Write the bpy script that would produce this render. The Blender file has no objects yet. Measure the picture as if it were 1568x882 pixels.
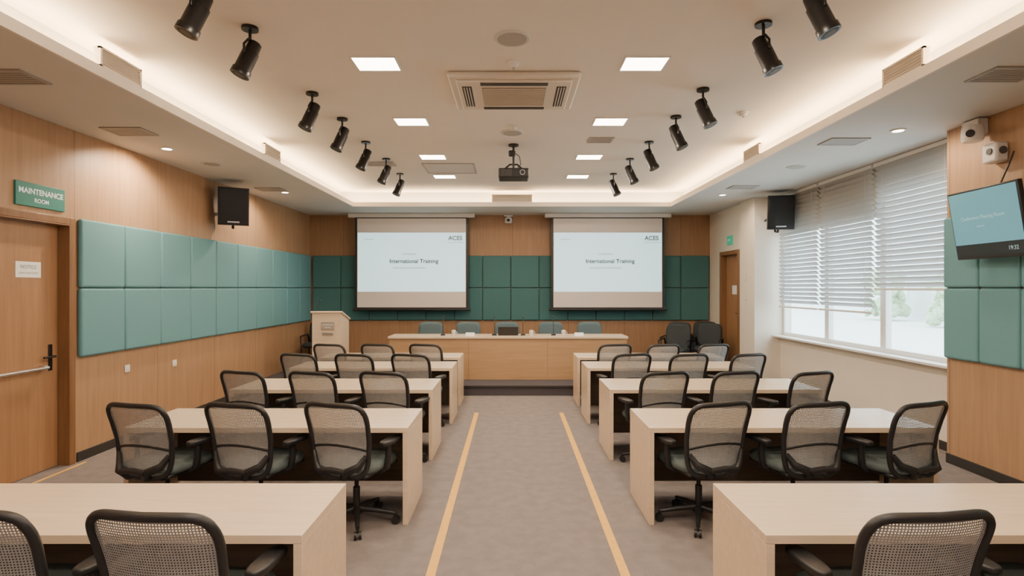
import bpy, bmesh, math, random
from mathutils import Vector, Matrix
random.seed(7)
R = math.radians

# ------------------------------------------------------------------ materials
def new_mat(name):
    m = bpy.data.materials.new(name); m.use_nodes = True
    nt = m.node_tree
    return m, nt, nt.nodes["Principled BSDF"]

def plain(name, col, rough=.5, metal=0, var=.06, scale=30, bump=0, spec=.5):
    m, nt, p = new_mat(name)
    tc = nt.nodes.new("ShaderNodeTexCoord"); n = nt.nodes.new("ShaderNodeTexNoise")
    n.inputs["Scale"].default_value = scale; n.inputs["Detail"].default_value = 3
    nt.links.new(tc.outputs["Object"], n.inputs["Vector"])
    r = nt.nodes.new("ShaderNodeValToRGB")
    r.color_ramp.elements[0].position = .3; r.color_ramp.elements[1].position = .7
    r.color_ramp.elements[0].color = (*[c * (1 - var) for c in col], 1)
    r.color_ramp.elements[1].color = (*[min(1, c * (1 + var)) for c in col], 1)
    nt.links.new(n.outputs["Fac"], r.inputs["Fac"]); nt.links.new(r.outputs["Color"], p.inputs["Base Color"])
    p.inputs["Roughness"].default_value = rough; p.inputs["Metallic"].default_value = metal
    p.inputs["Specular IOR Level"].default_value = spec
    if bump:
        b = nt.nodes.new("ShaderNodeBump"); b.inputs["Strength"].default_value = bump; b.inputs["Distance"].default_value = .01
        nt.links.new(n.outputs["Fac"], b.inputs["Height"]); nt.links.new(b.outputs["Normal"], p.inputs["Normal"])
    return m

def wood(name, c1, c2, sc, rough=.45, seam_axis=None, seam=1.36, seam_off=0):
    m, nt, p = new_mat(name)
    tc = nt.nodes.new("ShaderNodeTexCoord"); mp = nt.nodes.new("ShaderNodeMapping")
    mp.inputs["Scale"].default_value = sc
    nt.links.new(tc.outputs["Object"], mp.inputs["Vector"])
    n = nt.nodes.new("ShaderNodeTexNoise"); n.inputs["Scale"].default_value = 3; n.inputs["Detail"].default_value = 7
    n.inputs["Distortion"].default_value = .6
    nt.links.new(mp.outputs[0], n.inputs["Vector"])
    r = nt.nodes.new("ShaderNodeValToRGB")
    r.color_ramp.elements[0].position = .32; r.color_ramp.elements[1].position = .68
    r.color_ramp.elements[0].color = (*c1, 1); r.color_ramp.elements[1].color = (*c2, 1)
    nt.links.new(n.outputs["Fac"], r.inputs["Fac"])
    out = r.outputs["Color"]
    if seam_axis is not None:
        s = nt.nodes.new("ShaderNodeSeparateXYZ"); nt.links.new(tc.outputs["Object"], s.inputs[0])
        a = nt.nodes.new("ShaderNodeMath"); a.operation = 'ADD'; a.inputs[1].default_value = 100 * seam - seam_off
        nt.links.new(s.outputs[seam_axis], a.inputs[0])
        d = nt.nodes.new("ShaderNodeMath"); d.operation = 'DIVIDE'; d.inputs[1].default_value = seam
        nt.links.new(a.outputs[0], d.inputs[0])
        f = nt.nodes.new("ShaderNodeMath"); f.operation = 'FRACT'; nt.links.new(d.outputs[0], f.inputs[0])
        l = nt.nodes.new("ShaderNodeMath"); l.operation = 'LESS_THAN'; l.inputs[1].default_value = .008 / seam
        nt.links.new(f.outputs[0], l.inputs[0])
        mx = nt.nodes.new("ShaderNodeMix"); mx.data_type = 'RGBA'
        nt.links.new(l.outputs[0], mx.inputs[0]); nt.links.new(out, mx.inputs[6])
        mx.inputs[7].default_value = (*[c * .5 for c in c1], 1)
        out = mx.outputs[2]
    nt.links.new(out, p.inputs["Base Color"])
    p.inputs["Roughness"].default_value = rough
    return m

def emis(name, col, st):
    m, nt, p = new_mat(name)
    p.inputs["Base Color"].default_value = (*col, 1)
    p.inputs["Emission Color"].default_value = (*col, 1); p.inputs["Emission Strength"].default_value = st
    p.inputs["Roughness"].default_value = .6
    return m

WL1, WL2 = (.365, .215, .118), (.43, .265, .148)
M_wood_y = wood("wood_panelling_side", WL1, WL2, (9, 9, .5), seam_axis=1, seam=1.36, seam_off=5.77)
M_wood_x = wood("wood_panelling_back", (.32, .18, .095), (.375, .22, .118), (9, 9, .5), seam_axis=0, seam=1.25)
M_door = wood("door_veneer", (.31, .165, .08), (.375, .205, .102), (9, 9, .5), rough=.4)
M_frame = wood("door_frame_wood", (.19, .095, .042), (.25, .13, .06), (9, 9, .5), rough=.4)
M_desk = wood("maple_laminate", (.71, .56, .395), (.77, .62, .45), (.7, 9, 9), rough=.27)
M_tablefront = wood("oak_veneer", (.44, .27, .14), (.51, .32, .17), (.6, 9, 9), rough=.4)
M_deskshade = wood("desk_modesty_wood_shaded", (.13, .095, .07), (.17, .125, .09), (.6, 9, 9), rough=.5)  # modesty panel wood, under-desk shade put into its darker colour
M_ceil = plain("ceiling_paint", (.78, .73, .67), .9, var=.015, scale=2)
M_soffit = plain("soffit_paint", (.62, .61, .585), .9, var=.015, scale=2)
M_wallw = plain("cream_wall_paint", (.75, .68, .58), .85, var=.02, scale=3)
M_carpet = plain("carpet", (.235, .21, .205), .95, var=.14, scale=140, bump=.4, spec=.1)
def carpet2(m):
    nt = m.node_tree; p = nt.nodes["Principled BSDF"]
    src = p.inputs["Base Color"].links[0].from_socket
    tc = nt.nodes.new("ShaderNodeTexCoord"); n = nt.nodes.new("ShaderNodeTexNoise"); n.inputs["Scale"].default_value = 9
    n.inputs["Detail"].default_value = 6
    nt.links.new(tc.outputs["Object"], n.inputs["Vector"])
    r = nt.nodes.new("ShaderNodeValToRGB"); r.color_ramp.elements[0].color = (.92, .92, .92, 1); r.color_ramp.elements[1].color = (1.07, 1.06, 1.06, 1)
    r.color_ramp.elements[0].position = .35; r.color_ramp.elements[1].position = .65
    nt.links.new(n.outputs["Fac"], r.inputs["Fac"])
    mx = nt.nodes.new("ShaderNodeMix"); mx.data_type = 'RGBA'; mx.blend_type = 'MULTIPLY'; mx.inputs[0].default_value = 1
    nt.links.new(src, mx.inputs[6]); nt.links.new(r.outputs["Color"], mx.inputs[7]); nt.links.new(mx.outputs[2], p.inputs["Base Color"])
carpet2(M_carpet)
M_stage = plain("stage_carpet", (.09, .083, .095), .95, var=.15, scale=120, bump=.3, spec=.1)
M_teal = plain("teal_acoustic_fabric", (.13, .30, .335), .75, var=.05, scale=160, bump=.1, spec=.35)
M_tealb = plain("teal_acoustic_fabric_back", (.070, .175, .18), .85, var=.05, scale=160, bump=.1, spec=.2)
M_base = plain("baseboard_black", (.03, .028, .027), .5)
M_black = plain("black_plastic", (.018, .018, .020), .42, var=.1)
M_blackm = plain("black_metal", (.012, .011, .011), .35, metal=.3)
M_mesh = plain("chair_mesh_fabric", (.36, .36, .355), .6, var=.08)
M_seat = plain("seat_fabric_green", (.105, .135, .135), .9, var=.1, scale=120, bump=.2)
M_chairteal = plain("upholstery_teal", (.085, .135, .155), .8, var=.1, scale=90)
M_chairdark = plain("upholstery_dark", (.020, .028, .032), .7, var=.1, scale=90)
M_white = plain("white_plastic", (.75, .72, .68), .45, var=.02)
M_acw = plain("ac_plastic", (.66, .59, .50), .5, var=.02)
M_grille = plain("ac_grille", (.38, .32, .26), .6, var=.05)
M_slot = plain("dark_slot", (.03, .027, .025), .6)
M_slotg = plain("vent_shadow_slot", (.10, .09, .085), .6)
M_vent = plain("vent_paint", (.38, .36, .335), .6, var=.03)
M_ventc = plain("cove_vent_paint", (.80, .72, .62), .6, var=.03)
M_steel = plain("brushed_steel", (.62, .60, .58), .3, metal=.9)
M_yellow = plain("yellow_floor_tape", (.80, .45, .09), .6, var=.08, scale=20)
M_sign = plain("green_sign", (.02, .22, .19), .4, var=.03)
M_paper = plain("paper", (.85, .84, .82), .7, var=.02)
M_text = plain("text_dark", (.05, .07, .08), .6)
M_textg = plain("text_grey", (.22, .30, .33), .6)
M_winframe = plain("window_frame_white", (.80, .80, .78), .4, var=.02)
M_scrw = plain("screen_fabric", (.76, .69, .64), .8, var=.01)
M_proj = emis("projected_image", (.54, .77, .82), 1.35)
M_tvs = emis("tv_image", (.10, .29, .36), .8)
M_tvd = emis("tv_image_dark", (.010, .018, .022), .4)
M_tvt = emis("tv_text_lit", (.35, .55, .58), .7)
M_exit = emis("exit_sign_green", (.03, .35, .20), .5)
M_signt = emis("sign_lettering", (.75, .82, .80), .25)
M_lamp = emis("downlight_lens", (1, .86, .68), 12)
M_led = emis("panel_diffuser", (1, .88, .72), 14)
M_leaf = plain("foliage", (.42, .53, .34), .8, var=.25, scale=6, bump=.3)
M_bark = plain("bark", (.35, .3, .25), .9, var=.3)
M_ground = plain("pavement", (.78, .79, .78), .9, var=.05, scale=4)
M_bldg = plain("building_render", (.78, .80, .81), .8, var=.03)

m, nt, p = new_mat("blind_slat")
p.inputs["Base Color"].default_value = (.60, .59, .57, 1); p.inputs["Roughness"].default_value = .6
tr = nt.nodes.new("ShaderNodeBsdfTranslucent"); tr.inputs["Color"].default_value = (.75, .77, .78, 1)
mx = nt.nodes.new("ShaderNodeMixShader"); mx.inputs[0].default_value = .38
nt.links.new(p.outputs[0], mx.inputs[1]); nt.links.new(tr.outputs[0], mx.inputs[2])
nt.links.new(mx.outputs[0], nt.nodes["Material Output"].inputs["Surface"])
M_slat = m
m, nt, p = new_mat("window_glass")
tr = nt.nodes.new("ShaderNodeBsdfTransparent"); tr.inputs[0].default_value = (.93, .97, .97, 1)
gl = nt.nodes.new("ShaderNodeBsdfGlossy"); gl.inputs["Roughness"].default_value = .02
mx = nt.nodes.new("ShaderNodeMixShader"); mx.inputs[0].default_value = .06
nt.links.new(tr.outputs[0], mx.inputs[1]); nt.links.new(gl.outputs[0], mx.inputs[2])
nt.links.new(mx.outputs[0], nt.nodes["Material Output"].inputs["Surface"])
M_glass = m

# ------------------------------------------------------------------ mesh builder
class B:
    def __init__(s):
        s.bm = bmesh.new(); s.mats = []
    def mi(s, m):
        if m not in s.mats: s.mats.append(m)
        return s.mats.index(m)
    def box(s, c, sz, m, bev=0, seg=2, rot=None):
        r = bmesh.ops.create_cube(s.bm, size=1.0); vs = r["verts"]
        M = Matrix.Translation(c) @ (rot if rot else Matrix.Identity(4)) @ Matrix.Diagonal((*sz, 1))
        bmesh.ops.transform(s.bm, matrix=M, verts=vs)
        fs = set(f for v in vs for f in v.link_faces); i = s.mi(m)
        for f in fs: f.material_index = i
        if bev:
            es = list(set(e for v in vs for e in v.link_edges))
            rr = bmesh.ops.bevel(s.bm, geom=es, offset=bev, segments=seg, affect='EDGES', profile=.5, clamp_overlap=True)
            for f in rr["faces"]:
                f.material_index = i; f.smooth = True
    def bb(s, x0, x1, y0, y1, z0, z1, m, bev=0, seg=2):
        s.box(((x0 + x1) / 2, (y0 + y1) / 2, (z0 + z1) / 2), (abs(x1 - x0), abs(y1 - y0), abs(z1 - z0)), m, bev, seg)
    def tube(s, pts, r, m, closed=False, seg=8, flat=1.0, up=None):
        pts = [Vector(p) for p in pts]; n = len(pts)
        rad = r if isinstance(r, (list, tuple)) else [r] * n
        rings = []; prev = None
        for i in range(n):
            if closed: t = pts[(i + 1) % n] - pts[i - 1]
            else: t = pts[min(i + 1, n - 1)] - pts[max(i - 1, 0)]
            t.normalize()
            if prev is None:
                ref = Vector(up) if up else (Vector((0, 0, 1)) if abs(t.z) < .9 else Vector((1, 0, 0)))
                a = t.cross(ref).normalized()
            else:
                a = (prev - t * prev.dot(t)).normalized()
            prev = a; b = t.cross(a)
            rings.append([s.bm.verts.new(pts[i] + (a * math.cos(k * 2 * math.pi / seg) * flat + b * math.sin(k * 2 * math.pi / seg)) * rad[i]) for k in range(seg)])
        mi = s.mi(m)
        for i in range(n if closed else n - 1):
            A, C = rings[i], rings[(i + 1) % n]
            for k in range(seg):
                f = s.bm.faces.new((A[k], A[(k + 1) % seg], C[(k + 1) % seg], C[k])); f.material_index = mi; f.smooth = True
        if not closed:
            for ring, rev in ((rings[0], True), (rings[-1], False)):
                f = s.bm.faces.new(ring[::-1] if rev else ring); f.material_index = mi
                for e in f.edges: e.smooth = False
    def cyl(s, p1, p2, r, m, r2=None, seg=20):
        s.tube([p1, p2], [r, r if r2 is None else r2], m, seg=seg)
    def prism(s, poly, x0, x1, m):   # poly in (y,z)
        a = [s.bm.verts.new((x0, y, z)) for y, z in poly]; b = [s.bm.verts.new((x1, y, z)) for y, z in poly]
        mi = s.mi(m); n = len(poly); fs = [s.bm.faces.new(a), s.bm.faces.new(b[::-1])]
        for i in range(n): fs.append(s.bm.faces.new((a[i], b[i], b[(i + 1) % n], a[(i + 1) % n])))
        for f in fs: f.material_index = mi
    def cushion(s, c, sx, sy, sz, m, n=4, rot=None, seg=32, edge=.25):
        mi = s.mi(m); rings = []
        prof = [(-1, 1 - edge * .6), (-.75, 1 - edge * .12), (0, 1), (.6, 1 - edge * .1), (.9, 1 - edge * .4), (1, 1 - edge)]
        M = Matrix.Translation(c) @ (rot if rot else Matrix.Identity(4))
        for h, k in prof:
            ring = []
            for j in range(seg):
                t = 2 * math.pi * j / seg; cc, ss = math.cos(t), math.sin(t)
                x = math.copysign(abs(cc) ** (2 / n), cc) * sx; y = math.copysign(abs(ss) ** (2 / n), ss) * sy
                e = (1 - k) * min(sx, sy)
                ring.append(s.bm.verts.new(M @ Vector((x * (1 - e / sx), y * (1 - e / sy), h * sz))))
            rings.append(ring)
        for A, C in zip(rings, rings[1:]):
            for k in range(seg):
                f = s.bm.faces.new((A[k], A[(k + 1) % seg], C[(k + 1) % seg], C[k])); f.material_index = mi; f.smooth = True
        f = s.bm.faces.new(rings[0][::-1]); f.material_index = mi
        f = s.bm.faces.new(rings[-1]); f.material_index = mi; f.smooth = True
    def mesh(s, name):
        bmesh.ops.recalc_face_normals(s.bm, faces=s.bm.faces)
        me = bpy.data.meshes.new(name); s.bm.to_mesh(me); s.bm.free()
        for m in s.mats: me.materials.append(m)
        return me
    def obj(s, name, loc=(0, 0, 0), rot=(0, 0, 0), parent=None):
        return place(name, s.mesh(name), loc, rot, parent)

def place(name, me, loc=(0, 0, 0), rot=(0, 0, 0), parent=None):
    o = bpy.data.objects.new(name, me); bpy.context.collection.objects.link(o)
    o.location = loc; o.rotation_euler = rot
    if parent: o.parent = parent
    return o

def text(parent, body, size, loc, m, name="lettering", align='CENTER', bold=0.0):
    cu = bpy.data.curves.new(name, 'FONT'); cu.body = body; cu.size = size
    cu.align_x = align; cu.align_y = 'CENTER'; cu.offset = bold
    t = bpy.data.objects.new(name, cu); bpy.context.collection.objects.link(t)
    bpy.context.view_layer.update()
    me = bpy.data.meshes.new_from_object(t.evaluated_get(bpy.context.evaluated_depsgraph_get()))
    bpy.data.objects.remove(t)
    me.materials.clear(); me.materials.append(m)
    o = place(name, me, loc, (R(90), 0, 0), parent)
    return o

H_S, H_C = 3.42, 3.74

# ------------------------------------------------------------------ room shell
b = B(); b.bb(-4.75, 5.0, -3, 12.7, -.1, 0, M_carpet); b.obj("floor")
b = B(); b.bb(-3.45, 3.45, -3, 11.40, H_C, H_C + .08, M_ceil); b.obj("ceiling")
b = B()
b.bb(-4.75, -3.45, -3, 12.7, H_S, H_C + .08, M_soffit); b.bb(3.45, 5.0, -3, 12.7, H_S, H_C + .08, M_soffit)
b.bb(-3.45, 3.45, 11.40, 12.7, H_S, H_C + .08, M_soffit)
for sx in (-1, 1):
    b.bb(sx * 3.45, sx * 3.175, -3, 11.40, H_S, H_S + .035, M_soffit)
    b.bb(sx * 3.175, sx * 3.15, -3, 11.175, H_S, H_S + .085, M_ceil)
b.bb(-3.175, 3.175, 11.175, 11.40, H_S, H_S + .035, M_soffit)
b.bb(-3.15, 3.15, 11.15, 11.175, H_S, H_S + .085, M_ceil)
b.obj("ceiling_soffit")

b = B()
b.bb(-4.75, -4.5, 5.70, 12.7, 0, H_S, M_wood_y); b.bb(-4.75, -4.5, -3, 4.55, 0, H_S, M_wood_y)
b.bb(-4.75, -4.5, 4.55, 5.70, 2.44, H_S, M_wood_y)
b.obj("wall_left")
b = B(); b.bb(-4.5, 4.4, 12.5, 12.7, 0, H_S, M_wood_x); b.obj("wall_back")
b = B(); b.bb(-4.75, 5.0, -3.2, -3, 0, H_S, M_wood_x); b.obj("wall_rear")
b = B(); b.bb(4.5, 5.0, -3, 5.81, 0, H_S, M_wood_y); b.obj("wall_right")
b = B()
b.bb(4.8, 5.0, 5.81, 10.04, 0, .93, M_wallw); b.bb(4.8, 5.0, 5.81, 7.33, 3.12, H_S, M_wallw); b.bb(4.8, 5.0, 7.33, 10.04, 2.80, H_S, M_wallw)
b.obj("wall_window")
b = B()
b.bb(4.4, 5.0, 11.79, 12.7, 0, H_S, M_wallw); b.bb(4.4, 5.0, 10.67, 10.92, 0, H_S, M_wallw)
b.bb(4.4, 5.0, 10.92, 11.79, 2.48, H_S, M_wallw); b.bb(4.56, 5.0, 10.92, 11.79, 0, 2.48, M_wallw)
b.obj("wall_right_far")
b = B(); b.bb(4.33, 5.0, 10.04, 10.67, 0, H_S, M_wallw, .008); b.obj("wall_column")
b = B(); b.bb(4.66, 4.86, 5.82, 10.03, .93, .962, M_winframe, .006); b.obj("trim_window_sill")
b = B(); b.bb(-4.5, -4.485, 5.80, 9.37, 0, .10, M_base, .004); b.bb(-4.5, -4.485, -3, 4.47, 0, .10, M_base, .004); b.obj("baseboard_left")
b = B(); b.bb(4.485, 4.5, -3, 5.81, 0, .10, M_base, .004); b.obj("baseboard_right")
b = B(); b.bb(4.785, 4.8, 5.82, 9.37, 0, .10, M_base, .004); b.obj("baseboard_window")
b = B(); b.bb(-4.49, 4.39, 12.485, 12.5, .17, .27, M_base, .004); b.obj("baseboard_back")

# stage
b = B()
b.bb(-4.497, 4.797, 9.40, 10.037, 0, .17, M_stage); b.bb(-4.497, 4.327, 10.037, 10.67, 0, .17, M_stage); b.bb(-4.497, 4.397, 10.67, 12.497, 0, .17, M_stage)
b.bb(-4.497, 4.797, 9.375, 9.40, .135, .172, M_base, .004)
b.obj("stage_platform")

b = B(); b.bb(-.54, -.48, -2.5, 8.1, 0, .003, M_yellow); b.obj("floor_marking_tape")
b = B(); b.bb(.68, .74, -2.5, 8.1, 0, .003, M_yellow); b.obj("floor_marking_tape")
b = B(); b.bb(-4.42, -4.39, 4.5, 5.80, 0, .004, M_yellow); b.obj("floor_marking_tape")

# acoustic panels
def panels(name, origin, du, n, w, zs, m, nrm, t=.055):
    b = B(); o = Vector(origin); du = Vector(du); nrm = Vector(nrm)
    for i in range(n):
        for z0, z1 in zs:
            c = o + du * (w * (i + .5)) + nrm * (t / 2); c.z = (z0 + z1) / 2
            g = .006
            sz = [abs(du.x) * (w - g) + abs(nrm.x) * t, abs(du.y) * (w - g) + abs(nrm.y) * t, z1 - z0 - g]
            b.box(c, sz, m, .026, 5)
    return b.obj(name)
ZS = [(1.08, 1.80), (1.80, 2.52)]
panels("acoustic_wall_panels", (-4.5, 5.80, 0), (0, 1, 0), 10, .664, ZS, M_teal, (1, 0, 0))
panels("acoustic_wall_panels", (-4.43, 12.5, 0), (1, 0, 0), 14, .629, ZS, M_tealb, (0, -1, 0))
panels("acoustic_wall_panels", (4.5, 5.80, 0), (0, -1, 0), 14, .44, ZS, M_teal, (-1, 0, 0))

# ------------------------------------------------------------------ doors
def door(w, h, face_m, notice=True, bar=True):
    b = B(); d = .15
    b.bb(0, .012, -.02, d, 0, h, M_frame, .003); b.bb(w - .012, w, -.02, d, 0, h, M_frame, .003)
    b.bb(-.07, 0, -.02, -.001, 0, h + .07, M_frame, .006); b.bb(w, w + .07, -.02, -.001, 0, h + .07, M_frame, .006)
    b.bb(0, w, -.02, -.001, h, h + .07, M_frame, .006); b.bb(.012, w - .012, -.02, d, h - .012, h, M_frame, .003)
    b.bb(.014, w - .014, d - .05, d, .006, h - .014, face_m, .003)
    hx = w - .11
    b.bb(hx - .022, hx + .022, d - .06, d - .05, .98, 1.24, M_blackm, .004)
    b.cyl((hx, d - .055, 1.12), (hx, d - .11, 1.12), .011, M_blackm)
    b.tube([(hx, d - .105, 1.12), (hx - .06, d - .108, 1.12), (hx - .13, d - .10, 1.12)], .010, M_blackm)
    if bar:
        b.tube([(.12, d - .11, 1.02), (w - .2, d - .11, 1.02)], .016, M_steel)
        for x in (.14, w - .22): b.bb(x - .02, x + .02, d - .11, d - .05, .995, 1.045, M_steel, .004)
    if notice:
        b.bb(w - .50, w - .22, d - .053, d - .049, 1.90, 2.05, M_paper)
    return b
o = door(1.15, 2.44, M_door).obj("door_1", (-4.5, 4.55, 0), (0, 0, R(90)))
text(o, "NOTICE", .05, (.79, .095, 2.0), M_textg); text(o, "please keep closed", .028, (.79, .095, 1.945), M_textg)
b = door(.87, 2.31, M_door, False, False)
b.bb(.32, .55, .097, .101, 1.5, 1.68, M_paper)
b.obj("door_2", (4.4, 11.79, .172), (0, 0, R(-90)))

b = B(); b.bb(-.28, .28, -.02, 0, -.11, .11, M_sign, .004)
o = b.obj("room_sign", (-4.5, 5.35, 2.67), (0, 0, R(90)))
text(o, "MAINTENANCE", .072, (0, -.0215, .03), M_signt, bold=.002); text(o, "ROOM", .055, (0, -.0215, -.05), M_signt, bold=.001)
b = B(); b.bb(-.12, .12, -.03, 0, -.09, .09, M_exit, .004)
o = b.obj("exit_sign", (4.4, 11.30, 2.76), (0, 0, R(-90)))
text(o, "EXIT", .07, (0, -.0315, 0), M_signt)

def socket(loc, rz, w=.085, h=.085):
    b = B(); b.bb(-w / 2, w / 2, -.012, 0, -h / 2, h / 2, M_white, .004)
    b.bb(-w / 4, w / 4, -.016, -.010, -h / 4, h / 4, M_white, .003)
    return b.obj("wall_socket", loc, (0, 0, R(rz)))
socket((-4.5, 6.56, .86), 90); socket((-4.5, 7.48, .80), 90)
socket((4.33, 10.40, 1.62), -90); socket((4.33, 10.42, 2.0), -90, .07, .12)

# ------------------------------------------------------------------ windows + blinds
def window(name, y0, y1, z1, nm=2):
    b = B(); x0, x1 = 4.84, 4.92; z0 = .964
    f = .055
    b.bb(x0, x1, y0, y0 + f, z0, z1, M_winframe, .004); b.bb(x0, x1, y1 - f, y1, z0, z1, M_winframe, .004)
    b.bb(x0, x1, y0 + f, y1 - f, z0, z0 + f, M_winframe, .004); b.bb(x0, x1, y0 + f, y1 - f, z1 - f, z1, M_winframe, .004)
    for k in range(1, nm):
        ym = y0 + (y1 - y0) * k / nm
        b.bb(x0, x1, ym - .022, ym + .022, z0 + f, z1 - f, M_winframe, .004)
    b.bb(4.878, 4.884, y0 + f, y1 - f, z0 + f, z1 - f, M_glass)
    b.obj(name)
window("window_1", 5.84, 7.33, 3.11, 1); window("window_2", 7.33, 8.64, 2.79, 1); window("window_3", 8.64, 10.03, 2.79, 1)

def blind(y0, y1, zb):
    b = B(); x = 4.72; zt = H_S - .005
    b.bb(x - .03, x + .03, y0, y1, zt - .05, zt, M_winframe, .005)
    z = zt - .08; rot = Matrix.Rotation(R(47), 4, 'Y')
    while z > zb + .05:
        b.box((x, (y0 + y1) / 2, z), (.070, y1 - y0 - .01, .0022), M_slat, rot=rot); z -= .068
    b.bb(x - .022, x + .022, y0, y1, zb, zb + .028, M_winframe, .005)
    for yy in (y0 + .15, y1 - .15): b.cyl((x - .02, yy, zb + .02), (x - .02, yy, zt - .04), .002, M_winframe, seg=5)
    b.obj("window_blind")
blind(8.66, 9.90, 1.46); blind(7.34, 8.61, 1.46); blind(5.95, 7.29, 1.77)

# ------------------------------------------------------------------ exterior
b = B(); b.bb(5.2, 60, -20, 50, -.2, -.1, M_ground); b.obj("ground_exterior")
def tree(loc, s):
    b = B(); b.tube([(0, 0, 0), (.05, .03, 1.2), (0, 0, 2.2)], [.12, .09, .06], M_bark)
    i = b.mi(M_leaf)
    for k in range(34):
        c = Vector((random.uniform(-1, 1), random.uniform(-1, 1), random.uniform(.3, 3.0)))
        r = bmesh.ops.create_icosphere(b.bm, subdivisions=2, radius=random.uniform(.2, .5), matrix=Matrix.Translation(c))
        for v in r["verts"]: v.co += Vector([random.uniform(-.08, .08) for _ in range(3)])
        for f in set(f for v in r["verts"] for f in v.link_faces): f.material_index = i
    o = b.obj("tree", loc); o.scale = (s, s, s)
for i, (x, y, s) in enumerate([(19, 21.5, .75), (21, 27, .8), (22, 33, .9)]):
    tree((x, y, -.1), s)
b = B(); b.bb(24, 34, 14, 60, -.1, 9, M_bldg)
for k in range(9):
    for z in (1, 4, 7): b.bb(23.95, 24.0, 16 + k * 4.5, 18.4 + k * 4.5, z, z + 1.4, M_winframe)
b.obj("neighbouring_building")

# ------------------------------------------------------------------ desks
def desk(x0, x1, y0, y1):
    w = x1 - x0; d = y1 - y0; b = B(); h = .74; t = .04
    b.bb(-w / 2, w / 2, -d / 2, d / 2, h - t, h, M_desk, .003)
    for s in (-1, 1):
        b.bb(s * w / 2, s * (w / 2 - t), -d / 2 + .001, d / 2 - .001, 0, h - t + .001, M_desk, .003)
    b.bb(-w / 2 + t, w / 2 - t, d / 2 - .06, d / 2 - .04, .12, h - t, M_deskshade)
    b.obj("training_desk", ((x0 + x1) / 2, (y0 + y1) / 2, 0))
rows = [(2.41, 3.05, -.90, 1.09), (4.26, 4.95, -.79, 1.04), (5.86, 6.58, -.83, 1.02), (7.44, 8.12, -.79, 1.0), (8.56, 9.18, -.79, 1.0)]
for y0, y1, xl, xr in rows:
    desk(-2.95, xl, y0, y1); desk(xr, 3.24, y0, y1)

# ------------------------------------------------------------------ office chair
def chair_base(b):
    for k in range(5):
        a = R(90 + 72 * k); c, s = math.cos(a), math.sin(a)
        b.tube([(c * .03, s * .03, .115), (c * .16, s * .16, .10), (c * .30, s * .30, .078)], [.026, .021, .015], M_black)
        b.cyl((c * .30, s * .30, .08), (c * .30, s * .30, .045), .010, M_black, seg=8)
        for q in (-1, 1):
            p = Vector((c * .30, s * .30, .029)); ax = Vector((-s, c, 0))
            b.cyl(p + ax * q * .008, p + ax * q * .026, .029, M_black, seg=14)
    b.cyl((0, 0, .085), (0, 0, .14), .042, M_black, .034); b.cyl((0, 0, .14), (0, 0, .28), .026, M_black)
    b.cyl((0, 0, .27), (0, 0, .41), .016, M_blackm)
    b.box((0, -.01, .405), (.20, .26, .06), M_black, .014)
def arms(b):
    for s in (-1, 1):
        b.tube([(s * .10, -.01, .425), (s * .22, -.01, .43), (s * .275, -.01, .46), (s * .285, -.01, .54), (s * .285, -.01, .635)], [.02, .024, .026, .024, .022], M_black)
        b.cushion((s * .285, .03, .65), .045, .13, .017, M_black, n=3, seg=20)
def back_pt(u, v):
    w = .222 + .036 * min(1, v * 1.2) ** .8
    z = .43 + .535 * v
    y = -.235 - .075 * v + .035 * math.sin(math.pi * min(1, v * 1.1)) + .045 * u * u
    return Vector((u * w, y - .01, z))
def chair_mesh():
    b = B(); chair_base(b)
    b.box((0, .01, .435), (.45, .44, .028), M_black, .010)
    b.cushion((0, .015, .478), .26, .25, .038, M_seat, n=4, edge=.3)
    arms(b)
    N = 6; pts = []
    for k in range(64):
        t = 2 * math.pi * k / 64; c, s = math.cos(t), math.sin(t)
        u = math.copysign(abs(c) ** (2 / N), c); v = .5 + .5 * math.copysign(abs(s) ** (2 / N), s)
        pts.append(back_pt(u, v))
    b.tube(pts, .0185, M_black, closed=True, seg=10)
    # woven mesh: a net of flat ribbons with open cells
    mi = b.mi(M_mesh); nu, nv = 44, 46; V = {}
    def gv(i, j, di=0, dj=0):
        k = (i, j, di, dj)
        if k not in V: V[k] = b.bm.verts.new(back_pt(-1 + 2 * (i + di) / nu, (j + dj) / nv))
        return V[k]
    for i in range(nu):
        for j in range(nv):
            u = abs(-1 + 2 * (i + .5) / nu); v = abs(-1 + 2 * (j + .5) / nv)
            if u ** N + v ** N < 1.0:
                o = [gv(i, j), gv(i + 1, j), gv(i + 1, j + 1), gv(i, j + 1)]
                e = .27
                q = [gv(i, j, e, e), gv(i, j, 1 - e, e), gv(i, j, 1 - e, 1 - e), gv(i, j, e, 1 - e)]
                for k in range(4):
                    f = b.bm.faces.new((o[k], o[(k + 1) % 4], q[(k + 1) % 4], q[k])); f.material_index = mi
    # lyre shaped rear support
    for s in (-1, 1):
        q = back_pt(s * .95, .30); q.y -= .012; q2 = back_pt(s * .80, .17); q2.y -= .03
        b.tube([q, q2, (s * .125, -.295, .49), (s * .08, -.26, .44), (s * .05, -.17, .41), (s * .03, -.08, .405)], [.018, .026, .032, .034, .028, .022], M_black, flat=.8)
    b.tube([(-.11, -.295, .485), (0, -.30, .495), (.11, -.295, .485)], .022, M_black)
    lp = [back_pt(u, .36 + .07 * (1 - u * u)) + Vector((0, .004, 0)) for u in (-.97, -.7, -.35, 0, .35, .7, .97)]
    b.tube(lp, .011, M_black)
    return b.mesh("office_chair")
CH = chair_mesh()
def put_chair(xb, yb, yaw):
    a = R(yaw); f = Vector((-math.sin(a), math.cos(a)))
    place("office_chair", CH, (xb + f.x * .27, yb + f.y * .27, 0), (0, 0, a))
XL = [-2.70, -1.99, -1.28]; XR = [1.52, 2.23, 2.98]
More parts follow.
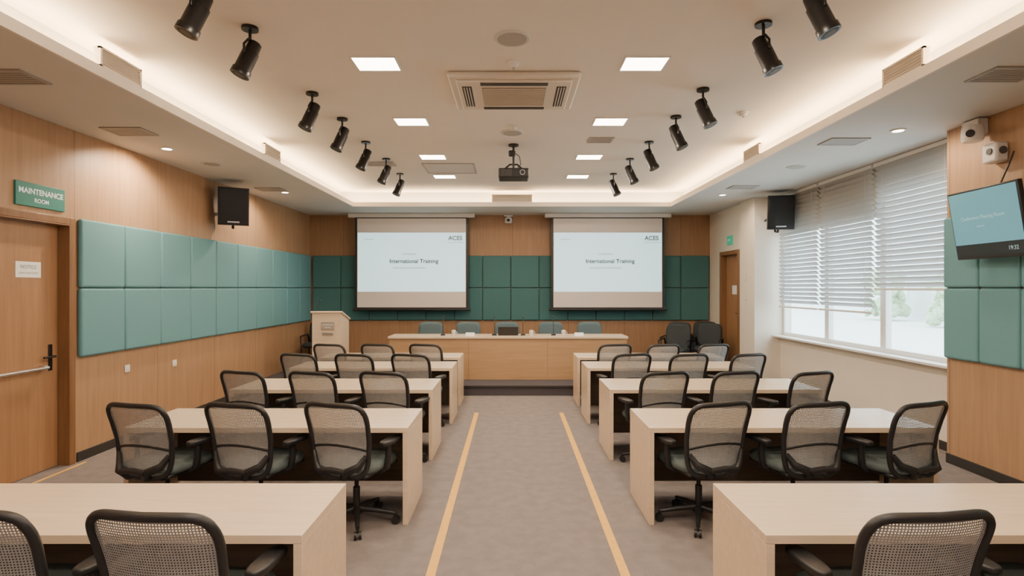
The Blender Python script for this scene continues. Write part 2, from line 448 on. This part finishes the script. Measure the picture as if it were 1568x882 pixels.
yb = [2.12, 4.05, 5.58, 7.05, 8.25]
for r, y in enumerate(yb):
    for i, x in enumerate(XL):
        put_chair(x - (.065 if r == 0 else 0), y + random.uniform(-.03, .03), [-16, -15, -18][i] + random.uniform(-2, 2) if r else -6)
    for i, x in enumerate(XR):
        put_chair(x + (.04 if r == 0 else 0), y + random.uniform(-.03, .03), [16, 14, 19][i] + random.uniform(-2, 2) if r else 6)

# ------------------------------------------------------------------ stage furniture
b = B()
w = 4.21
b.bb(-w / 2 - .02, w / 2 + .02, -.30, .30, .73, .77, M_desk, .004)
b.bb(-w / 2, w / 2, -.27, -.24, 0, .73, M_tablefront, .003)
b.bb(-w / 2, -w / 2 + .03, -.24, .28, 0, .73, M_tablefront, .003); b.bb(w / 2 - .03, w / 2, -.24, .28, 0, .73, M_tablefront, .003)
for k in (-1, 1): b.bb(k * .70 - .002, k * .70 + .002, -.272, -.268, .01, .73, M_frame)
ht = b.obj("head_table", (-.07, 10.22, .172))

def stage_chair_mesh():
    b = B(); chair_base(b)
    b.cushion((0, .0, .465), .25, .24, .045, M_chairteal, n=4, edge=.3)
    rot = Matrix.Rotation(R(97), 4, 'X')
    b.cushion((0, -.25, .72), .24, .25, .035, M_chairteal, n=5, edge=.35, rot=rot)
    b.tube([(0, -.28, .62), (0, -.27, .48), (0, -.12, .42)], .025, M_black, flat=1.5)
    arms(b)
    return b.mesh("conference_chair")
SC = stage_chair_mesh()
for x in (-1.59, -.86, -.09, .76, 1.50): place("conference_chair", SC, (x, 10.72, .172), (0, 0, R(180 + random.uniform(-6, 6))))

def lounge_chair_mesh():
    b = B()
    for x in (-.24, .24):
        for y in (-.22, .22): b.cyl((x, y, 0), (x, y, .40), .016, M_blackm, seg=10)
        b.tube([(x, .22, .40), (x * 1.08, .22, .62), (x * 1.08, -.20, .64), (x, -.26, .42)], .016, M_blackm)
    b.cushion((0, .0, .43), .25, .25, .05, M_chairdark, n=5)
    b.cushion((0, -.25, .68), .24, .24, .04, M_chairdark, n=5, rot=Matrix.Rotation(R(100), 4, 'X'))
    return b.mesh("guest_armchair")
LC = lounge_chair_mesh()
for x, y in ((3.15, 10.85), (3.36, 11.50), (3.84, 11.05), (3.98, 11.75)): place("guest_armchair", LC, (x, y, .172), (0, 0, R(150)))
place("guest_armchair", LC, (-4.12, 11.85, .172), (0, 0, R(180)))

# lectern
b = B()
b.prism([(-.24, 0), (.24, 0), (.24, 1.04), (-.24, 1.18)], -.26, .26, M_desk)
rot = Matrix.Rotation(math.atan2(-.14, .48), 4, 'X')
b.box((0, 0, 1.125), (.57, .54, .03), M_desk, .004, rot=rot)
b.bb(-.27, .27, -.25, .25, 0, .05, M_frame, .004)
b.bb(-.10, .14, -.252, -.24, .88, 1.02, M_grille, .003)
b.bb(-.08, .12, -.252, -.24, .78, .83, M_steel, .003)
b.tube([(-.22, -.12, 1.15), (-.22, -.13, 1.32), (-.20, -.02, 1.38)], .006, M_black, seg=6)
b.tube([(-.20, -.02, 1.38), (-.195, .03, 1.39)], .014, M_black)
o = b.obj("lectern", (-3.32, 10.3, .172))
text(o, "CONFERENCE", .032, (.02, -.2535, .97), M_signt); text(o, "CENTRE", .03, (.02, -.2535, .92), M_signt)

def mic(x, y=10.17):
    b = B(); b.cyl((0, 0, 0), (0, 0, .025), .045, M_black, .038)
    b.tube([(0, 0, .02), (0, .01, .18), (0, .05, .28), (0, .10, .32)], .006, M_black, seg=6)
    b.tube([(0, .09, .315), (0, .14, .345)], .013, M_black)
    b.obj("gooseneck_microphone", (x, y, .943))
for x in (-1.25, -.32, .20, .75): mic(x)
b = B(); b.bb(-.18, .18, -.12, .12, 0, .018, M_black, .004)
b.box((0, -.15, .085), (.36, .012, .15), M_black, .004, rot=Matrix.Rotation(R(15), 4, 'X')); b.obj("laptop", (-.07, 10.28, .943))
def nameplate(x):
    b = B(); b.prism([(-.04, 0), (.04, 0), (0, .06)], -.08, .08, M_paper); b.obj("name_plate", (x, 10.06, .943))
def cup(x):
    b = B(); b.tube([(0, 0, 0), (0, 0, .005), (0, 0, .07), (0, 0, .09)], [.028, .032, .038, .04], M_white, seg=16)
    b.cyl((0, 0, .09), (0, 0, .1), .042, M_white, .02, seg=16)
    b.tube([(.038, 0, .07), (.06, 0, .065), (.06, 0, .035), (.036, 0, .025)], .005, M_white, seg=6); b.obj("tea_cup", (x, 10.12, .943))
for x in (-1.05, .35, .93): cup(x)
nameplate(-.75); nameplate(1.2)

# ------------------------------------------------------------------ projection screens
def screen(xc, w=2.46):
    o = B(); z0, z1 = 1.35, 3.33
    o.bb(-w / 2 - .14, w / 2 + .14, -.06, .06, z1, z1 + .088, M_white, .01)
    o.bb(-w / 2, w / 2, -.005, .005, z0, z1, M_black)
    o.bb(-w / 2 + .05, w / 2 - .05, -.009, -.005, z0 + .03, z1 - .02, M_scrw)
    o.bb(-w / 2 + .06, w / 2 - .06, -.012, -.009, z0 + .37, z0 + 1.65, M_proj)
    o.tube([(-w / 2 - .05, 0, z0 - .02), (w / 2 + .05, 0, z0 - .02)], .025, M_black)
    p = o.obj("projection_screen", (xc, 12.2, 0))
    z = z0 + 1.03
    text(p, "International Training", .122, (.05, -.013, z), M_text, bold=.003)
    text(p, "Conference", .065, (-.05, -.013, z + .16), M_textg)
    text(p, "Learning and Development", .065, (-.05, -.013, z - .14), M_textg)
    text(p, "ACES", .13, (w / 2 - .28, -.013, z + .50), M_textg, bold=.004)
    text(p, "academy of excellence", .04, (w / 2 - .28, -.013, z + .41), M_textg)
    text(p, "conference", .05, (-w / 2 + .30, -.013, z + .48), M_textg)
screen(-2.18); screen(2.08)

b = B(); b.bb(-.10, .10, -.14, 0, -.01, .02, M_white, .004); b.cyl((0, -.08, -.01), (0, -.08, -.05), .05, M_white)
b.cushion((0, -.08, -.10), .085, .075, .06, M_white, n=2.5); b.cyl((0, -.14, -.10), (0, -.165, -.10), .035, M_black)
b.obj("conference_camera", (-.08, 12.5, 3.39))

# ------------------------------------------------------------------ TV on right wall
b = B(); w, h = .82, .64
b.box((0, 0, 0), (w, .045, h), M_black, .008)
b.bb(-w / 2 + .018, w / 2 - .018, -.0255, -.02, -h / 2 + .14, h / 2 - .018, M_tvs)
b.bb(-w / 2 + .018, w / 2 - .018, -.0255, -.02, -h / 2 + .03, -h / 2 + .14, M_tvd)
b.box((0, .05, 0), (.5, .07, .3), M_black, .02)
b.tube([(0, .08, .05), (.03, .14, .05), (0, .20, .06)], .025, M_blackm)
b.box((0, .20, .06), (.2, .02, .3), M_blackm, .004)
tv = b.obj("wall_television", (4.25, 5.02, 2.385), (R(9), 0, R(-94)))
text(tv, "Conference Meeting Room", .046, (-.02, -.027, .06), M_tvt); text(tv, "19:32", .05, (.27, -.027, -.24), M_tvt)
text(tv, "welcome", .025, (-.05, -.027, -.02), M_tvt)
b = B(); b.tube([(4.47, 5.00, 3.02), (4.44, 5.02, 2.9), (4.42, 5.08, 2.75), (4.38, 5.10, 2.55)], .007, M_black, seg=6); b.obj("tv_cable")
b = B(); b.bb(4.40, 4.5, 5.30, 5.50, 3.26, 3.41, M_white, .01); b.cyl((4.42, 5.35, 3.26), (4.36, 5.30, 3.26), .05, M_white)
b.cushion((4.33, 5.28, 3.25), .085, .085, .075, M_white, n=2.3); b.cyl((4.27, 5.23, 3.24), (4.25, 5.21, 3.235), .035, M_black); b.obj("security_camera")
b = B(); b.bb(4.38, 4.5, 5.08, 5.24, 2.95, 3.13, M_white, .02); b.cyl((4.37, 5.15, 3.05), (4.385, 5.15, 3.05), .03, M_black)
b.cyl((4.44, 5.07, 3.05), (4.44, 5.085, 3.05), .035, M_slotg); b.obj("motion_sensor")

# ------------------------------------------------------------------ loudspeakers (bracket arm is part of each)
def speaker(loc, rz, arm):
    b = B(); w, h = .42, .56
    v = [(-w / 2, -.16), (w / 2, -.16), (w * .32, .18), (-w * .32, .18)]
    lo = [b.bm.verts.new((x, y, -h / 2)) for x, y in v]; hi = [b.bm.verts.new((x, y, h / 2)) for x, y in v]
    i = b.mi(M_black); b.bm.faces.new(lo[::-1]).material_index = i; b.bm.faces.new(hi).material_index = i
    for k in range(4): b.bm.faces.new((lo[k], lo[(k + 1) % 4], hi[(k + 1) % 4], hi[k])).material_index = i
    b.bb(-w / 2 + .015, w / 2 - .015, -.175, -.158, -h / 2 + .015, h / 2 - .015, M_blackm, .006)
    b.bb(-.08, .08, -.178, -.174, -h / 2 + .04, -h / 2 + .06, M_steel)
    b.tube([(0, .0, -h / 2), (0, .0, -h / 2 - .04), (0, .16, -h / 2 - .04), (0, .22, -.05)], .018, M_blackm)
    b.box((0, .20, 0), (.10, .03, .22), M_blackm, .004)
    M = (Matrix.Translation(loc) @ Matrix.Rotation(R(rz), 4, 'Z') @ Matrix.Rotation(R(6), 4, 'X')).inverted()
    b.tube([(0, .20, -.03), M @ Vector(arm)], .02, M_blackm)
    return b.obj("loudspeaker", loc, (R(6), 0, R(rz)))
speaker((-4.22, 8.50, 3.03), 28, (-4.49, 8.78, 2.98)); speaker((4.46, 9.40, 3.06), -10, (4.52, 10.03, 3.0))

# ------------------------------------------------------------------ ceiling fixtures
def spot_mesh(sx):
    b = B(); b.cyl((0, 0, 0), (0, 0, -.022), .06, M_blackm); b.cyl((0, 0, -.02), (0, 0, -.10), .011, M_blackm)
    d = Vector((sx * -.36, -.16, -.92)).normalized(); c = Vector((0, 0, -.20)) + d * .03
    s2 = Vector((0, 1, 0)); s2 = (s2 - d * s2.dot(d)).normalized()
    b.tube([c + s2 * .075, c + s2 * .078 + Vector((0, 0, .06)), Vector((0, .03, -.10)), Vector((0, -.03, -.10)), c - s2 * .078 + Vector((0, 0, .06)), c - s2 * .075], .009, M_blackm, seg=6)
    b.tube([c - d * .13, c - d * .12, c - d * .05, c - d * .045, c + d * .10, c + d * .105, c + d * .15], [.035, .048, .052, .06, .06, .068, .070], M_blackm, seg=24)
    b.cyl(c + d * .150, c + d * .151, .055, M_slot, seg=24)
    b.cyl(c + d * .151, c + d * .1515, .035, M_slotg, seg=20)
    return b.mesh("ceiling_spotlight")
SL, SR = spot_mesh(1), spot_mesh(-1)
for x, y in ((-1.95, 3.5), (-1.95, 4.18), (-1.985, 5.58), (-1.94, 6.42), (-1.94, 7.45), (-1.89, 8.43), (-1.9, 9.53)): place("ceiling_spotlight", SL, (x, y, H_C))
for x, y in ((1.90, 3.5), (1.84, 4.11), (1.86, 5.47), (1.85, 6.34), (1.82, 7.45), (1.77, 8.43), (1.72, 9.53)): place("ceiling_spotlight", SR, (x, y, H_C))

def area(name, loc, rot, sx, sy, e, col, parent=None):
    l = bpy.data.lights.new(name, 'AREA'); l.shape = 'RECTANGLE'; l.size = sx; l.size_y = sy; l.energy = e; l.color = col
    o = bpy.data.objects.new(name, l); bpy.context.collection.objects.link(o); o.location = loc; o.rotation_euler = rot
    if parent: o.parent = parent
    return o

WARM = (1, .80, .60)
for y in (0, 1.5, 3.1, 4.85, 6.54, 8.30, 9.76):
    for x in (-1.17, 1.14):
        b = B(); b.bb(-.18, .18, -.14, .14, -.006, 0, M_led, .0015)
        b.bb(-.195, -.18, -.155, .155, -.010, 0, M_white); b.bb(.18, .195, -.155, .155, -.010, 0, M_white)
        b.bb(-.18, .18, -.155, -.14, -.010, 0, M_white); b.bb(-.18, .18, .14, .155, -.010, 0, M_white)
        o = b.obj("ceiling_panel_light", (x, y, H_C))
        area("panel_lamp", (0, 0, -.012), (0, 0, 0), .34, .26, 32, WARM, o)

# cassette air conditioner
b = B()
b.bb(-.60, .60, -.465, .465, -.055, 0, M_acw, .02, 3)
b.bb(-.53, .53, -.40, .40, -.075, -.05, M_acw, .012)
b.bb(-.30, .30, -.25, .25, -.082, -.07, M_grille, .004)
for k in range(16): b.bb(-.29, .29, -.235 + k * .031, -.225 + k * .031, -.087, -.08, M_acw)
for s in (-1, 1):
    b.bb(-.31, .31, s * .34 - .035, s * .34 + .035, -.080, -.072, M_slot, .003)
    b.bb(s * .44 - .045, s * .44 + .045, -.28, .28, -.080, -.072, M_slot, .003)
    for k in range(3): b.bb(s * (.415 + .025 * k) - .004, s * (.415 + .025 * k) + .004, -.27, .27, -.086, -.078, M_acw)
b.obj("cassette_air_conditioner", (.02, 5.48, H_C))

# projector
b = B()
b.cyl((0, 0, 0), (0, 0, -.02), .07, M_black); b.cyl((0, 0, -.02), (0, 0, -.32), .016, M_black)
b.cushion((-.02, 0, -.12), .05, .05, .035, M_black, n=2.5)
b.tube([(.0, 0, -.10), (.08, .0, -.16), (.10, .02, -.26), (.05, .02, -.32)], .006, M_black, seg=6)
b.tube([(-.12, .0, -.33), (-.05, 0, -.27), (.05, 0, -.27), (.12, 0, -.33)], .012, M_black)
b.box((0, .02, -.405), (.41, .30, .13), M_black, .018, 3)
b.cyl((.10, .16, -.40), (.10, .20, -.40), .05, M_black); b.cyl((.10, .20, -.40), (.10, .202, -.40), .04, M_glass)
b.cyl((.12, -.13, -.40), (.12, -.137, -.40), .035, M_steel); b.cyl((.12, -.137, -.40), (.12, -.139, -.40), .028, M_slot)
for k in range(6): b.bb(-.17, -.02, -.136, -.129, -.445 + k * .015, -.439 + k * .015, M_slotg)
b.obj("ceiling_projector", (.02, 7.6, H_C))

def ceil_vent(x, y, z, w, d, m=M_vent, name="ceiling_vent"):
    b = B(); f = .025
    b.bb(-w / 2, w / 2, -d / 2, -d / 2 + f, -.012, 0, m); b.bb(-w / 2, w / 2, d / 2 - f, d / 2, -.012, 0, m)
    b.bb(-w / 2, -w / 2 + f, -d / 2 + f, d / 2 - f, -.012, 0, m); b.bb(w / 2 - f, w / 2, -d / 2 + f, d / 2 - f, -.012, 0, m)
    b.bb(-w / 2 + f, w / 2 - f, -d / 2 + f, d / 2 - f, -.003, 0, M_slotg)
    n = int((d - 2 * f) / .036)
    for k in range(n):
        yy = -d / 2 + f + (k + .5) * (d - 2 * f) / n
        b.box((0, yy, -.008), (w - 2 * f, .020, .002), m, rot=Matrix.Rotation(R(-15), 4, 'X'))
    b.obj(name, (x, y, z))
for x, y in ((-3.85, 4.3), (-3.95, 5.8), (-3.95, 9.2), (3.75, 4.25), (3.66, 6.2), (3.7, 9.0)): ceil_vent(x, y, H_S, .42, .30)
for x, y in ((-3.9, 7.3), (3.8, 7.5)):
    b = B(); b.cyl((0, 0, 0), (0, 0, -.012), .13, M_soffit, .12, 28); b.cyl((0, 0, -.012), (0, 0, -.015), .10, M_vent, seg=28); b.obj("ceiling_speaker", (x, y, H_S))
ceil_vent(1.16, 7.35, H_C, .32, .26); ceil_vent(-2.05, 8.75, H_C, .45, .3)
b = B(); b.bb(-.40, .40, -.36, .36, -.006, 0, M_soffit, .002)
for s in (-1, 1): b.bb(-.41, .41, s * .36 - .012, s * .36 + .012, -.012, 0, M_vent); b.bb(s * .40 - .012, s * .40 + .012, -.36, .36, -.012, 0, M_vent)
b.obj("ceiling_access_hatch", (-1.0, 9.10, H_C))
for x, y in ((0, 4.36), (0, 7.0)):
    b = B(); b.cyl((0, 0, 0), (0, 0, -.012), .145, M_soffit, .135, 32); b.cyl((0, 0, -.012), (0, 0, -.015), .115, M_vent, seg=32); b.obj("ceiling_speaker", (x, y, H_C))
for x, y in ((.015, 4.83), (.015, 6.73), (2.55, 6.2)):
    b = B(); b.cyl((0, 0, 0), (0, 0, -.02), .062, M_white, .058, 24); b.cyl((0, 0, -.02), (0, 0, -.045), .045, M_white, .03, 24)
    b.cyl((0, 0, -.045), (0, 0, -.06), .01, M_steel, seg=8); b.obj("smoke_detector", (x, y, H_C))
def cove_vent(x, y, rz, L=.48):
    b = B(); h = .155
    b.bb(-L / 2, L / 2, .03, .06, 0, h, M_ventc, .003)
    for k in range(5): b.box((0, .018, .03 + k * .024), (L - .05, .024, .003), M_ventc, rot=Matrix.Rotation(R(-30), 4, 'X'))
    b.bb(-L / 2, L / 2, .006, .03, 0, .016, M_ventc); b.bb(-L / 2, L / 2, .006, .03, h - .016, h, M_ventc)
    b.bb(-L / 2, -L / 2 + .02, .006, .03, 0, h, M_ventc); b.bb(L / 2 - .02, L / 2, .006, .03, 0, h, M_ventc)
    b.obj("cove_vent", (x, y, H_S + .085), (0, 0, R(rz)))
for y in (4.55, 7.42): cove_vent(-3.15, y, 90); cove_vent(3.15, y, -90)
cove_vent(.0, 11.15, 0, .8)

for x, y, s, e in ((-4.0, 6.51, 1, 210), (-3.83, 9.48, 1, 130), (3.96, 5.76, -1, 60), (3.65, 9.74, -1, 70), (-4.0, 3.6, 1, 30), (3.96, 2.8, -1, 40)):
    b = B(); b.tube([(0, 0, 0), (0, 0, -.008), (0, 0, -.010)], [.075, .075, .065], M_white, seg=28)
    b.cyl((0, 0, -.010), (0, 0, -.012), .052, M_lamp, seg=24)
    o = b.obj("recessed_downlight", (x, y, H_S))
    l = bpy.data.lights.new("downlight_lamp", 'SPOT'); l.energy = e; l.color = (1, .76, .52); l.spot_size = R(140); l.spot_blend = .6; l.shadow_soft_size = .05
    lo = bpy.data.objects.new("downlight_lamp", l); bpy.context.collection.objects.link(lo); lo.parent = o; lo.location = (0, 0, -.03)
    lo.rotation_euler = (0, R(22 * s), 0)

CW = (1, .69, .38)
cov = bpy.data.objects.new("cove_led_lighting", None); bpy.context.collection.objects.link(cov)
area("led_strip_left", (-3.30, 4.2, H_S + .045), (R(180), R(8), 0), .08, 14.2, 225, CW, cov)
area("led_strip_right", (3.30, 4.2, H_S + .045), (R(180), R(-8), 0), .08, 14.2, 225, CW, cov)
area("led_strip_far", (0, 11.28, H_S + .045), (R(180), 0, 0), 6.3, .08, 80, CW, cov)

# ------------------------------------------------------------------ world
wd = bpy.data.worlds.new("sky"); bpy.context.scene.world = wd; wd.use_nodes = True
bg = wd.node_tree.nodes["Background"]; bg.inputs[0].default_value = (.80, .92, 1.0, 1); bg.inputs[1].default_value = 8.5

# ------------------------------------------------------------------ camera
cd = bpy.data.cameras.new("camera"); cam = bpy.data.objects.new("camera", cd); bpy.context.collection.objects.link(cam)
cam.location = (0, 0, 1.8); cam.rotation_euler = (R(90), 0, 0); cd.sensor_width = 36; cd.lens = 36 * 860 / 1568; cd.clip_start = .05
bpy.context.scene.camera = cam
